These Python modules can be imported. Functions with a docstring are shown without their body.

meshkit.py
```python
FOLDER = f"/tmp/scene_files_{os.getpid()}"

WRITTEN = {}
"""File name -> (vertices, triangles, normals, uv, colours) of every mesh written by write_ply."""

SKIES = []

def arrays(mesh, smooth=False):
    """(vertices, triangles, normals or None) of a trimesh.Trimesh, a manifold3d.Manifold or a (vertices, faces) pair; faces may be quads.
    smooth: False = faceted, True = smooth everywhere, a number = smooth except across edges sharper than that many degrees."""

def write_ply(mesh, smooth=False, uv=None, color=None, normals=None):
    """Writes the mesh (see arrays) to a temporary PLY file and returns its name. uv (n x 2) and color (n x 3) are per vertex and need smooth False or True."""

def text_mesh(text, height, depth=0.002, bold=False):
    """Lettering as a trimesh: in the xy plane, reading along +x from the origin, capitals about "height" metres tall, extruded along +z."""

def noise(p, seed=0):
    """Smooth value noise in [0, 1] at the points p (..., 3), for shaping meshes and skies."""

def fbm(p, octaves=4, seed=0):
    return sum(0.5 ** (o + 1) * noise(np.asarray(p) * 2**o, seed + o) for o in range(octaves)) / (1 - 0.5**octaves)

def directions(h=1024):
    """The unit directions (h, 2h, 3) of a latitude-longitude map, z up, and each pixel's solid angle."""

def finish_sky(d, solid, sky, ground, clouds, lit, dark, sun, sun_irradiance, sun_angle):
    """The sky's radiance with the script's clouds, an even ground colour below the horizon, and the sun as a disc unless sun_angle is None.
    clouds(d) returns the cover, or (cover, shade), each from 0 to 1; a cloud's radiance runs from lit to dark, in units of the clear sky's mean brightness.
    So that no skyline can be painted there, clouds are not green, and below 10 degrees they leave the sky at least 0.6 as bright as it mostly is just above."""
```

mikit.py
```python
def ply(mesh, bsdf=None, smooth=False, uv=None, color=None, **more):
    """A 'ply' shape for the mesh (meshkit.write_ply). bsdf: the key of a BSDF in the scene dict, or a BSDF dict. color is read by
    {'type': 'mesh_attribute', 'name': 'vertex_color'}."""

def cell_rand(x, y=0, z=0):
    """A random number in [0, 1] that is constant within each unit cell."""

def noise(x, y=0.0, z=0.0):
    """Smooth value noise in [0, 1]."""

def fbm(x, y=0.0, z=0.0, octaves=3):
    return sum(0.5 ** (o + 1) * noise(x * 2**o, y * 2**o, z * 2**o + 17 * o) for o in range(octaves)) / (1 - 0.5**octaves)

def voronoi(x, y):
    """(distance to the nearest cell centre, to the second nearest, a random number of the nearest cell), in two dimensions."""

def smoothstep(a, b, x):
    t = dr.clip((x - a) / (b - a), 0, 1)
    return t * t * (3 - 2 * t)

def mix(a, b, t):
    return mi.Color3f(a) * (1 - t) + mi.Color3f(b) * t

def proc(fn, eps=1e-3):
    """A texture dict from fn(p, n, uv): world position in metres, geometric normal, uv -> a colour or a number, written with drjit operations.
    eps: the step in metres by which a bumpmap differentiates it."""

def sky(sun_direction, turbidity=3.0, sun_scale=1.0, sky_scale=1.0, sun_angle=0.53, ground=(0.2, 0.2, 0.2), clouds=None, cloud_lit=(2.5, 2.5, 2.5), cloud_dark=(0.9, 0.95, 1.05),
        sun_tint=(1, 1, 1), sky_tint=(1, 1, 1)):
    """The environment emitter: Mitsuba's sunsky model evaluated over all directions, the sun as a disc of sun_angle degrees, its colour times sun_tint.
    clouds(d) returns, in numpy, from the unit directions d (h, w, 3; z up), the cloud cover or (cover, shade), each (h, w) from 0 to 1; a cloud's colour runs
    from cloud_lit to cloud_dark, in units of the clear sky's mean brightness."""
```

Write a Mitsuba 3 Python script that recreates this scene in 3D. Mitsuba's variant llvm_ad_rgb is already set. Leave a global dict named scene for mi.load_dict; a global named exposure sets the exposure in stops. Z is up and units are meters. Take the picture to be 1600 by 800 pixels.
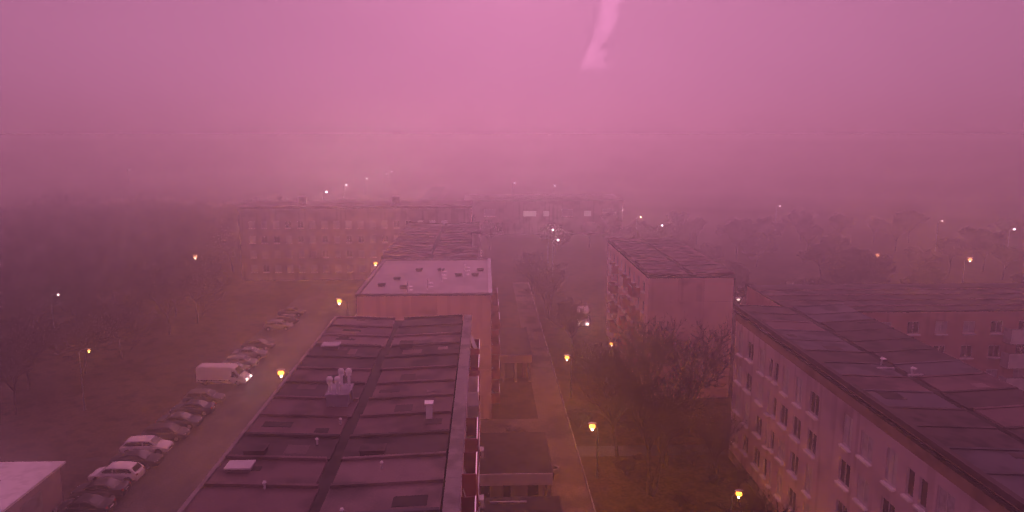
import math, random
import numpy as np, trimesh, mitsuba as mi, mikit, meshkit
from shapely.geometry import Polygon, box as sbox
import drjit as dr
from mikit import proc, noise, fbm, smoothstep, mix

random.seed(7); RNG = np.random.default_rng(11)
T = mi.ScalarTransform4f
PI = math.pi

# ------------------------------------------------------------------ camera, sky, air
H = 31.0                                    # eye height: a flat on the eleventh floor
PITCH, YAW = math.radians(9.6), math.radians(2.12)
FOV = 2 * math.degrees(math.atan(800 / 1150))
exposure = 1.3
FOG = 0.0104
look = [math.sin(YAW) * math.cos(PITCH), math.cos(YAW) * math.cos(PITCH), -math.sin(PITCH)]


def clouds(d):
    """A closed overcast, brightest round the low sun that it hides straight ahead, a window pane reflection painted in as a brighter streak."""
    az = np.degrees(np.arctan2(d[..., 0], d[..., 1]))
    el = np.degrees(np.arcsin(np.clip(d[..., 2], -1, 1)))
    sun = np.array([math.sin(.04) * math.cos(.26), math.cos(.04) * math.cos(.26), math.sin(.26)])
    ang = np.degrees(np.arccos(np.clip(d @ sun, -1, 1)))
    n = meshkit.fbm(d * np.array([5.0, 5.0, 14.0]), 4, seed=3)
    f = 0.52 + 0.24 * np.exp(-(ang / 42.0) ** 2) + 0.10 * (n - 0.5)
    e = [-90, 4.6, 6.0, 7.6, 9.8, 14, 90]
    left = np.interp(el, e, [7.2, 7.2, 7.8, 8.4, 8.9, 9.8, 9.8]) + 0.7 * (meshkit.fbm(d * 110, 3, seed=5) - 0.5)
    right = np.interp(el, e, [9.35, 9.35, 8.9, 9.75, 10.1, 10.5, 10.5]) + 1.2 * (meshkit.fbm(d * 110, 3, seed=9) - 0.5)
    pane_reflection = np.clip((az - left) / .25 + .3, 0, 1) * np.clip((right - az) / .25 + .3, 0, 1) * np.clip((el - 4.5) / 0.2, 0, 1) * np.clip((15 - el) / 4, 0, 1)  # outline of the window glass reflection, painted into the sky brightness
    pane_reflection = pane_reflection * (.5 + .9 * meshkit.fbm(d * np.array([80, 80, 50]), 3, seed=21))
    return np.ones_like(az), np.clip(1 - (f + 0.42 * pane_reflection) / 1.45, 0, 1)


scene = {
    "camera": {"type": "perspective", "fov": FOV, "fov_axis": "x", "near_clip": 0.5, "far_clip": 30000.0,
               "to_world": T().look_at(origin=[0, 0, H], target=[look[0], look[1], H + look[2]], up=[0, 0, 1]),
               "medium": {"type": "ref", "id": "haze_air"}},
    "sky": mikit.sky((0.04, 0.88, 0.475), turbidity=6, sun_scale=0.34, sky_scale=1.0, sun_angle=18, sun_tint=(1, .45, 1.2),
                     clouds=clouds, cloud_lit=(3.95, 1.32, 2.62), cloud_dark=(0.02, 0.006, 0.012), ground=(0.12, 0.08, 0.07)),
    "haze_air": {"type": "homogeneous", "albedo": {"type": "rgb", "value": [0.97, 0.935, 0.935]}, "sigma_t": FOG,
                 "phase": {"type": "hg", "g": 0.92}},
    "haze": {"type": "cube", "to_world": T().translate([0, 0, 18.5]).scale([9500, 9500, 20.5]), "bsdf": {"type": "null"},
             "interior": {"type": "ref", "id": "haze_air"}},
}
labels = {"haze": {"label": "thick pink dusk fog filling the air over the estate", "category": "haze", "kind": "stuff"}}


# ------------------------------------------------------------------ materials
def rgb(*c):
    return {"type": "rgb", "value": list(c)}


def mat(key, col, rough=0.75, spec=0.3, metal=0.0, vary=0.25, scale=1.3, bump=0.0, dirt=None, two=True):
    """Principled paint, concrete, felt...: base colour with blotches and fine grain."""
    c0 = np.array(col)
    d = np.array(dirt if dirt is not None else c0 * 0.55)

    def fn(p, n, uv):
        big = fbm(p.x * scale, p.y * scale, p.z * scale, 3)
        fine = noise(p.x * 23, p.y * 23, p.z * 23)
        t = smoothstep(0.42, 0.78, big) * 0.75 + 0.25 * fine
        if 'render' in key:                                   # rain streaks down the walls
            t = dr.minimum(t + .5 * smoothstep(.55, .85, noise(p.x * 2.3, p.y * 2.3, p.z * .16)), 1.2)
        return mix((c0 * (1 + vary * .35)).tolist(), d.tolist(), t * min(1.0, vary * 3))
    b = {"type": "principled", "base_color": proc(fn) if vary > 0 else rgb(*col), "roughness": rough, "specular": spec, "metallic": metal}
    if bump:
        b = {"type": "bumpmap", "tex": proc(lambda p, n, uv: fbm(p.x * 9, p.y * 9, p.z * 9, 3)), "scale": bump, "b": b}
    scene[key] = {"type": "twosided", "b": b} if two else b
    return key


mat("mat_felt", (.150, .098, .104), .8, .22, vary=.45, scale=.55, dirt=(.070, .048, .052))
mat("mat_felt_dark", (.078, .056, .059), .8, .22, vary=.4, scale=.7, dirt=(.036, .034, .034))
mat("mat_felt_pale", (.20, .14, .145), .8, .22, vary=.5, scale=.5, dirt=(.075, .062, .064))
mat("mat_felt_blue", (.105, .092, .110), .8, .22, vary=.4, scale=.6, dirt=(.058, .055, .064))
mat("mat_felt_joint", (.040, .034, .034), .8, .2, vary=.3)
mat("mat_membrane", (.33, .27, .28), .6, .4, vary=.35, scale=.3, dirt=(.26, .22, .23))
mat("mat_coping", (.21, .175, .18), .7, .3, vary=.35, scale=.8)
mat("mat_render_rose", (.74, .52, .48), .85, .2, vary=.22, scale=.35, dirt=(.60, .40, .37))
mat("mat_render_lilac", (.54, .43, .47), .85, .2, vary=.30, scale=.4, dirt=(.38, .30, .33))
mat("mat_render_grey", (.33, .27, .28), .85, .2, vary=.30, scale=.4, dirt=(.22, .18, .19))
mat("mat_render_worn", (.66, .45, .42), .85, .2, vary=.3, scale=.5, dirt=(.50, .33, .31))
mat("mat_gable_lamplit", (.84, .60, .50), .85, .2, vary=.2, scale=.4, dirt=(.72, .50, .42))  # rose made lighter and warmer, lamp light put into the colour
mat("mat_render_red", (.50, .31, .27), .85, .2, vary=.25, scale=.4, dirt=(.38, .23, .2))
mat("mat_attic", (.30, .22, .155), .9, .2, vary=.35, scale=.6, dirt=(.2, .145, .105))
mat("mat_plinth", (.17, .15, .14), .9, .2, vary=.3)
mat("mat_concrete", (.30, .28, .26), .85, .2, vary=.35, scale=.9)
mat("mat_white", (.82, .80, .80), .5, .4, vary=.12)
mat("mat_offwhite", (.50, .47, .50), .6, .4, vary=.18)
mat("mat_frame", (.55, .53, .54), .5, .4, vary=.1)
mat("mat_sill", (.88, .86, .86), .45, .4, vary=.1)
mat("mat_blind", (.46, .43, .48), .7, .3, vary=.2, scale=3)
mat("mat_red", (.30, .035, .055), .6, .35, vary=.3, scale=.8, dirt=(.20, .022, .04))
mat("mat_red_dull", (.33, .11, .12), .7, .3, vary=.3)
mat("mat_lilac", (.30, .27, .33), .7, .3, vary=.2)
mat("mat_metal", (.34, .33, .34), .4, .5, .6, vary=.2)
mat("mat_galv", (.85, .85, .85), .5, .5, .1, vary=.15, scale=4)
mat("mat_pole", (.12, .12, .12), .5, .4, .3, vary=.15)
mat("mat_tyre", (.018, .018, .018), .8, .2, vary=0)
mat("mat_rim", (.35, .35, .36), .35, .5, .8, vary=0)
mat("mat_trim", (.03, .03, .032), .6, .3, vary=0)
mat("mat_tail", (.25, .015, .015), .25, .5, vary=0)
mat("mat_lens", (.55, .55, .55), .15, .6, vary=0)
mat("mat_bark", (.055, .042, .036), .95, .1, vary=.3, scale=4)
mat("mat_twig", (.050, .035, .036), .95, .1, vary=.35, scale=.35, dirt=(.030, .023, .024))
mat("mat_hedge", (.050, .052, .028), .95, .1, vary=.35, scale=2)
mat("mat_soil", (.08, .06, .045), .95, .1, vary=.3)
for nm, c in dict(white=(.84, .82, .83), black=(.022, .022, .025), blue=(.035, .045, .075), grey=(.09, .09, .095), silver=(.26, .26, .28), dark=(.04, .036, .042)).items():
    scene["mat_car_" + nm] = {"type": "twosided", "b": {"type": "principled", "base_color": rgb(*c), "roughness": .5, "specular": .25, "clearcoat": .12, "clearcoat_gloss": .7}}
scene["mat_glass"] = {"type": "twosided", "b": {"type": "principled", "base_color": rgb(.045, .04, .05), "roughness": .1, "specular": .6}}
scene["mat_car_glass"] = {"type": "twosided", "b": {"type": "principled", "base_color": rgb(.012, .012, .014), "roughness": .3, "specular": .15}}


def ground_col(p, n, uv):
    a = fbm(p.x * .09, p.y * .09, 1.3, 4)
    b = fbm(p.x * .9, p.y * .9, 7.7, 3)
    c = noise(p.x * 6, p.y * 6, 3.1)
    g = mix([.084, .056, .026], [.118, .074, .036], smoothstep(.3, .7, a))
    g = mix(g, [.044, .044, .020], smoothstep(.45, .75, b) * .7)
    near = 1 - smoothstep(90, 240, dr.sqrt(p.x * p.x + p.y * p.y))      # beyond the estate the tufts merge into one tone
    far = mix([.048, .033, .018], [.70, .62, .63], dr.power(dr.clip(1 - 300 / (dr.sqrt(p.x * p.x + p.y * p.y) + 1), 0, 1), 1.5))     # colour paled with distance, so the ground melts into the hazy horizon
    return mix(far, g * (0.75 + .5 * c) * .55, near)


def asphalt_col(p, n, uv):
    a = fbm(p.x * .25, p.y * .12, 2.0, 4)
    c = noise(p.x * 14, p.y * 14, 0)
    g = mix([.062, .056, .052], [.036, .033, .032], smoothstep(.35, .7, a))
    wet = smoothstep(.5, .8, fbm(p.x * .7 + 9, p.y * .35, 4.0, 3))
    return mix(g, [.085, .075, .068], wet * .5) * (.8 + .4 * c)


def path_col(p, n, uv):
    a = fbm(p.x * .5, p.y * .4, 5.0, 4)
    c = noise(p.x * 12, p.y * 12, 0)
    return mix([.135, .105, .085], [.080, .064, .052], smoothstep(.35, .7, a)) * (.8 + .4 * c)


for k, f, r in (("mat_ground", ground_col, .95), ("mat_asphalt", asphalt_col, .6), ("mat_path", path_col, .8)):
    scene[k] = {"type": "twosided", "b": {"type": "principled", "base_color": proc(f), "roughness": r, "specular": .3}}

# ------------------------------------------------------------------ helpers
USED = set()


def numbered(k):
    if k not in USED:
        USED.add(k); return k
    i = 1
    while f"{k}_{i:03d}" in USED:
        i += 1
    USED.add(f"{k}_{i:03d}")
    return f"{k}_{i:03d}"


def put(name, shape, parent=None, tw=None):
    key = numbered(f"{parent}__{name}" if parent else name)
    if tw is not None:
        shape = {**shape, "to_world": tw}
    scene[key] = shape
    return key


def obj(name, mesh, m, parent=None, smooth=False, **kw):
    if isinstance(mesh, list):
        mesh = trimesh.util.concatenate(mesh)
    return put(name, mikit.ply(mesh, m, smooth=smooth, **kw), parent)


def thing(name, label, cat, group=None, kind=None):
    key = numbered(name)
    tag(key, label, cat, group, kind)
    return key


def tag(key, label=None, cat=None, group=None, kind=None):
    d = {}
    for a, b in (("label", label), ("category", cat), ("group", group), ("kind", kind)):
        if b: d[a] = b
    labels[key] = d
    return key


def B(x0, x1, y0, y1, z0, z1):
    m = trimesh.creation.box((abs(x1 - x0), abs(y1 - y0), abs(z1 - z0)))
    m.apply_translation(((x0 + x1) / 2, (y0 + y1) / 2, (z0 + z1) / 2))
    return m


def cyl(r, z0, z1, x=0, y=0, n=12, r2=None):
    a = np.arange(n) * 2 * PI / n
    r2 = r if r2 is None else r2
    v = np.vstack([np.c_[r * np.cos(a) + x, r * np.sin(a) + y, a * 0 + z0], np.c_[r2 * np.cos(a) + x, r2 * np.sin(a) + y, a * 0 + z1], [[x, y, z0], [x, y, z1]]])
    f = []
    for i in range(n):
        j = (i + 1) % n
        f += [[i, j, n + j], [i, n + j, n + i], [2 * n, j, i], [2 * n + 1, n + i, n + j]]
    return trimesh.Trimesh(v, f, process=False)


def tubes(P0, P1, R0, R1, sides=4):
    """Many separate tapered prisms in one mesh."""
    P0, P1 = np.asarray(P0, float), np.asarray(P1, float)
    R0, R1 = np.asarray(R0, float)[:, None, None], np.asarray(R1, float)[:, None, None]
    t = P1 - P0
    t /= np.linalg.norm(t, axis=1, keepdims=True) + 1e-9
    a = np.cross(t, np.where(np.abs(t[:, 2:]) < .9, [[0, 0, 1.]], [[1., 0, 0]]))
    a /= np.linalg.norm(a, axis=1, keepdims=True)
    b = np.cross(t, a)
    ang = np.arange(sides) * 2 * PI / sides
    ring = np.cos(ang)[None, :, None] * a[:, None] + np.sin(ang)[None, :, None] * b[:, None]
    v = np.concatenate([P0[:, None] + ring * R0, P1[:, None] + ring * R1], 1).reshape(-1, 3)
    i = np.arange(sides); j = (i + 1) % sides
    f = np.vstack([np.c_[i, j, sides + j], np.c_[i, sides + j, sides + i]])
    F = (f[None] + (np.arange(len(P0)) * 2 * sides)[:, None, None]).reshape(-1, 3)
    return trimesh.Trimesh(v, F, process=False)


def pipe(pts, r, sides=8):
    pts = np.asarray(pts, float)
    return tubes(pts[:-1], pts[1:], [r] * (len(pts) - 1), [r] * (len(pts) - 1), sides)


def frame4(o, u, n):
    """Local (x along the wall, y up, z out) to world."""
    m = np.eye(4)
    m[:3, 0], m[:3, 1], m[:3, 2], m[:3, 3] = u, (0, 0, 1), n, o
    return m


UN = {"-x": ((0, -1, 0), (-1, 0, 0)), "+x": ((0, 1, 0), (1, 0, 0)), "-y": ((1, 0, 0), (0, -1, 0)), "+y": ((-1, 0, 0), (0, 1, 0))}
_WIN = {}


def window_shapes(w, h, kind):
    k = (round(w, 2), round(h, 2), kind)
    if k not in _WIN:
        fr = [B(-w / 2, w / 2, h - .08, h, -.14, -.07), B(-w / 2, w / 2, 0, .08, -.14, -.07), B(-w / 2, -w / 2 + .07, .08, h - .08, -.14, -.07), B(w / 2 - .07, w / 2, .08, h - .08, -.14, -.07)]
        if w > .8:
            fr.append(B(-.035, .035, .08, h - .08, -.139, -.072))
        pane = B(-w / 2, w / 2, 0, h, -.18, -.12 if kind != "blind" else -.10)
        sill = B(-w / 2 - .04, w / 2 + .04, -.12, -.002, -.1, .24)
        _WIN[k] = (mikit.ply(trimesh.util.concatenate(fr), "mat_frame"),
                   mikit.ply(pane, {"glass": "mat_glass", "blind": "mat_blind", "white": "mat_frame", "lit": "mat_lit_pane"}[kind]),
                   mikit.ply(sill, "mat_sill"))
    return _WIN[k]


def facade(parent, side, plane, a0, a1, z0, z1, wins, m, thick=.3, part="wall"):
    """A wall with real openings. wins: (position along, sill height, width, height, kind)."""
    u, n = (np.array(q, float) for q in UN[side])
    ax = 1 if side[1] == "x" else 0
    poly = sbox(a0, z0, a1, z1)
    for (c, s, w, h, kind) in wins:
        poly = poly.difference(sbox(c - w / 2, s, c + w / 2, s + h))
    sgn = u[ax]
    if sgn < 0:
        from shapely import affinity
        poly = affinity.scale(poly, -1, 1, origin=(0, 0))
    ms = trimesh.creation.extrude_polygon(poly, thick, engine="earcut")
    ms.apply_translation((0, 0, -thick))
    o = np.zeros(3); o[1 - ax] = plane
    M = frame4(o, u, n)
    ms.apply_transform(M)
    obj(part, ms, m, parent)
    for (c, s, w, h, kind) in wins:
        oo = o.copy(); oo[ax] = c; oo[2] = s
        tw = T(frame4(oo, u, n))
        fr, pa, si = window_shapes(w, h, kind)
        k = put("window", fr, parent, tw)
        put("pane", pa, k, tw); put("sill", si, k, tw)


def slab_roof(parent, x0, x1, y0, y1, z, step, mats, gutter=.6, tilt=.042, mid=None, seed=1, rib=.15):
    """Roof of felted concrete slabs laid in two rows that fall to a middle gutter; every slab with its raised joint."""
    r = random.Random(seed)
    mid = (x0 + x1) / 2 if mid is None else mid
    n = int(math.ceil((y1 - y0) / step))
    rf = obj("roof", [B(x0, x1, y0, y1, z - .75, z - .55)], "mat_felt_joint", parent)
    obj("gutter", [B(mid - gutter / 2 - .3, mid + gutter / 2 + .3, y0, y1, z - .547, z - .42)], "mat_felt_joint", rf)
    for i in range(n):
        ya, yb = y1 - (i + 1) * step, y1 - i * step
        ya = max(ya, y0)
        for s in (-1, 1):
            xo, xi = (x0 + .12, mid - gutter / 2) if s < 0 else (mid + gutter / 2, x1 - .12)
            xi2 = (xi if s < 0 else xo) + s * r.uniform(-.14, .14) * -1
            lo, hi = (xo, xi2) if s < 0 else (xi2, xi)
            dz0 = r.uniform(-.02, .02)
            zz = lambda x: z + dz0 - .30 + tilt * (abs(x - mid) - gutter / 2)
            def quad(a, b, za, zb, y_0, y_1):
                v = np.array([[a, y_0, zz(a) + za], [b, y_0, zz(b) + za], [b, y_1, zz(b) + za], [a, y_1, zz(a) + za],
                              [a, y_0, zz(a) + zb], [b, y_0, zz(b) + zb], [b, y_1, zz(b) + zb], [a, y_1, zz(a) + zb]])
                f = [[0, 2, 1], [0, 3, 2], [4, 5, 6], [4, 6, 7], [0, 1, 5], [0, 5, 4], [1, 2, 6], [1, 6, 5], [2, 3, 7], [2, 7, 6], [3, 0, 4], [3, 4, 7]]
                return trimesh.Trimesh(v, f, process=False)
            ms = [quad(lo, hi, -.2, 0, ya + .03, yb - .27), quad(lo + .02, hi - .02, -.2, rib, yb - .27, yb - .05)]
            mk = r.choice(mats)
            obj("roof_slab", ms, mk, rf)
            for q in range(r.choice((0, 0, 1, 1, 2)) if rib > .1 else r.choice((0, 0, 0, 1))):       # felt repairs, none two alike
                w_, l_ = r.uniform(.5, 1.7), r.uniform(.4, 1.4)
                if hi - lo < w_ + .6 or yb - ya < l_ + .7: continue
                a_ = r.uniform(lo + .2, hi - .2 - w_); b_ = r.uniform(ya + .2, yb - .35 - l_)
                obj("roof_patch", quad(a_, a_ + w_, -.01, .012 + .004 * q, b_, b_ + l_), r.choice([m_ for m_ in ("mat_felt", "mat_felt_dark", "mat_felt_pale", "mat_felt_joint") if m_ != mk]), rf)
    return rf


def P0(*a):
    return np.array(a, float)


# ------------------------------------------------------------------ ground, roads, paths
g = trimesh.Trimesh([[-9000, -9000, 0], [9000, -9000, 0], [9000, 9000, 0], [-9000, 9000, 0]], [[0, 1, 2], [0, 2, 3]], process=False)
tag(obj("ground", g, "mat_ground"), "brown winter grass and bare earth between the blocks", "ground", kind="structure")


def sheet(name, x0, x1, y0, y1, z, m, label, cat):
    k = obj(name, B(x0, x1, y0, y1, -.02, z), m)
    tag(k, label, cat, kind="structure")
    return k


sheet("road", -30.0, -22.2, -20, 420, .012, "mat_asphalt", "asphalt street along the left of the long block", "road")
sheet("parking_lot", -35.6, -30.004, 20, 150, .016, "mat_asphalt", "asphalt parking bays left of the street", "parking lot")
sheet("pavement", -21.95, -19.0, -20, 400, .13, "mat_path", "raised pavement between street and lawn under the lamps", "pavement")
tag(obj("kerb", [B(-22.2, -21.953, y, y + .97, -.02, .125) for y in range(20, 180)], "mat_concrete"), "concrete kerb stones along the street", "kerb", kind="structure")
sheet("path", 5.7, 8.9, 10, 150, .02, "mat_path", "pale footpath right of the flat roofed annexes", "path")
tag(obj("path_edging", [B(8.904, 9.02, y, y + .98, -.02, .08) for y in range(10, 150)], "mat_concrete"), "thin kerb on the right edge of the footpath", "kerb", kind="structure")
sheet("yard", -1.2, 5.696, 64.9, 76.3, .018, "mat_path", "small paved yard between annex and the tall rose gable", "yard")
sheet("cross_path", 8.904, 23.3, 66.6, 69.0, .016, "mat_asphalt", "narrow cross path through the garden", "path")

# ------------------------------------------------------------------ left long block (its roof fills the lower middle)
LZ = 15.0
L1 = thing("apartment_block", "long block in the lower middle with dark slab roof and red balconies", "building")
slab_roof(L1, -13.1, -1.9, 20.9, 63.4, LZ, 2.82, ["mat_felt", "mat_felt", "mat_felt_dark", "mat_felt_pale", "mat_felt_blue"], gutter=.62, mid=-7.55, seed=4)
ws = []
for i, y in enumerate(np.arange(23.5, 62.5, 2.82)):
    for s in (1.4, 4.2, 7.0, 9.8, 12.3):
        if s > 12: continue
        ws.append((y, s, 1.3, 1.4, random.choice(["glass", "glass", "blind"])))
facade(L1, "+x", -1.3, 21, 63.4, 0, LZ - .1, ws, "mat_render_lilac")
obj("wall", B(-13.1, -12.8, 21, 63.4, 0, LZ - .55), "mat_render_grey", L1)
obj("wall", B(-12.797, -1.603, 62.95, 63.4, 0, LZ - .76), "mat_render_grey", L1)
obj("wall", B(-12.797, -1.603, 21, 21.4, 0, LZ - .76), "mat_render_grey", L1)
for y in np.arange(21, 63.3, 2.82):
    obj("coping", B(-1.9, -1.18, y + .01, y + 2.81, LZ - .098, LZ + .05), "mat_coping", L1)
    obj("coping", B(-13.2, -12.98, y + .01, y + 2.81, LZ - .54, LZ + .02), "mat_coping", L1)


def balcony(parent, side, plane, c, z, w, d, mfront, mside, h=1.05, roof=False):
    """One loggia hung on a wall: slab, parapet panels on three sides, rail on top; side in ('+x', '-x', '-y')."""
    u, n = (np.array(q, float) for q in UN[side])
    ax = 1 if side[1] == "x" else 0
    o = np.zeros(3); o[1 - ax] = plane; o[ax] = c; o[2] = z
    M = frame4(o, u, n)

    def tf(ms):
        m = trimesh.util.concatenate(ms); m.apply_transform(M); return m
    k = obj("balcony", tf([B(-w / 2, w / 2, -.15, 0, .003, d)]), "mat_concrete", parent)
    obj("front_panel", tf([B(-w / 2 + .05, w / 2 - .05, -.1, h, d + .003, d + .05)]), mfront, k)
    for s in (-1, 1):
        obj("side_panel", tf([B(s * w / 2 - .025, s * w / 2 + .025, -.1, h, .01, d + .05)]), mside, k)
    obj("rail", tf([B(-w / 2, w / 2, h + .003, h + .05, d - .01, d + .06), ]), "mat_metal", k)
    if roof:
        obj("canopy", tf([B(-w / 2 - .1, w / 2 + .1, 2.45, 2.53, .003, d + .12)]), mside, k)
    return k


RED, DULL = "mat_red", "mat_red_dull"
cols = [(24.5, [RED, RED, RED, RED]), (33.0, [RED, "mat_white", RED, RED]), (38.2, [RED, RED, RED, RED]), (43.4, [RED, RED, RED, RED]),
        (51.2, ["mat_lilac", "mat_lilac", "mat_lilac", "mat_white"]), (57.0, [RED, RED, RED, RED]), (61.6, [RED, RED, RED, RED])]
for y, cc in cols:
    for i, c in enumerate(cc):
        z = 1.2 + 2.8 * i + (1.95 if i == 3 else .7)
        balcony(L1, "+x", -1.297, y, z, 3.4, .72, c, c, h=1.35 if c != RED else 1.25, roof=False)
# full height dividing screens beside the red balconies
for y, c, za, zb in [(59.8, RED, 8.4, 13.0), (55.2, RED, 8.0, 12.6), (41.6, RED, 6.0, 12.9), (36.4, RED, 4.0, 13.2), (31.2, RED, 4.0, 13.2), (49.4, "mat_lilac", 7.6, 11.9)]:
    obj("balcony_screen", B(-1.295, -.52, y - .04, y + .04, za, zb), c, L1)


def lean(y, z0, z1, m):
    """A folded white awning: a slanting cloth between two arms."""
    v = np.array([[-1.25, y, z1], [-.5, y - .2, z0], [-.5, y + 2.2, z0], [-1.25, y + 2.4, z1]])
    v = np.vstack([v, v + [0.02, 0, .03]])
    f = [[0, 1, 2], [0, 2, 3], [4, 6, 5], [4, 7, 6], [0, 4, 5], [0, 5, 1], [1, 5, 6], [1, 6, 2], [2, 6, 7], [2, 7, 3], [3, 7, 4], [3, 4, 0]]
    return trimesh.Trimesh(v, f, process=False)


for y, z0, z1 in [(36.2, 9.8, 12.4), (60.4, 11.6, 13.4)]:
    tag(obj("awning", lean(y, z0, z1, None), "mat_white"), "white awning slanting over a red balcony, " + ("the nearer one" if y < 50 else "at the far end of the block"), "awning")

# things on the long roof
v = thing("roof_ventilator", "squat vent box with four silver turbine balls on the long roof", "ventilator")
obj("housing", [B(-9.55, -8.3, 42.35, 44.25, 14.6, 15.4), B(-9.63, -8.22, 42.27, 44.33, 15.403, 15.5)], "mat_lilac", v)
for dx, dy in ((-.45, -.75), (.02, -.75), (-.05, .75), (.42, .75)):
    s = trimesh.creation.icosphere(2, .21); s.apply_scale((1, 1, .95)); s.apply_translation((-8.9 + dx, 43.3 + dy, 16.38))
    obj("turbine", [s, cyl(.10, 15.503, 16.3, -8.9 + dx, 43.3 + dy), cyl(.17, 16.13, 16.18, -8.9 + dx, 43.3 + dy)], "mat_galv", v, smooth=40)
obj("duct", [B(-8.295, -8.15, 43.1, 43.3, 14.7, 15.5)], "mat_metal", v)
t = thing("roof_vent", "white upright vent box alone on the right half of the long roof", "vent")
obj("pipe", B(-3.42, -3.08, 39.9, 40.3, 14.8, 15.72), "mat_white", t); obj("cap", B(-3.5, -3.0, 39.82, 40.38, 15.723, 15.8), "mat_white", t)
t = thing("roof_hatch", "pale hatch lid lying at the left edge of the long roof", "hatch")
obj("curb", B(-12.5, -11.35, 33.5, 34.3, 14.7, 15.05), "mat_coping", t); obj("lid", B(-12.56, -11.29, 33.44, 34.36, 15.053, 15.13), "mat_offwhite", t)
t = thing("roof_hatch", "dark low hatch just behind the pale one on the long roof", "hatch")
obj("curb", B(-12.2, -11.2, 35.3, 36.1, 14.7, 15.12), "mat_felt_dark", t); obj("lid", B(-12.26, -11.14, 35.24, 36.16, 15.123, 15.19), "mat_felt_dark", t)
t = thing("roof_hatch", "pale hatch lid far up the left half of the long roof", "hatch")
obj("curb", B(-12.3, -11.1, 53.8, 54.7, 14.7, 15.1), "mat_coping", t); obj("lid", B(-12.36, -11.04, 53.74, 54.76, 15.103, 15.18), "mat_offwhite", t)
t = thing("roof_hatch", "dark square hatch right of the gutter at the bottom of the long roof", "hatch")
obj("curb", B(-6.4, -5.2, 35.4, 36.2, 14.6, 14.98), "mat_felt_dark", t); obj("lid", B(-6.46, -5.14, 35.34, 36.26, 14.983, 15.05), "mat_felt_dark", t)
t = thing("roof_hatch", "small dark hatch beside the gutter in the upper part of the long roof", "hatch")
obj("curb", B(-6.5, -5.6, 54.2, 55.0, 14.6, 15.05), "mat_felt_dark", t); obj("lid", B(-6.56, -5.54, 54.14, 55.06, 15.053, 15.12), "mat_felt_dark", t)
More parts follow.
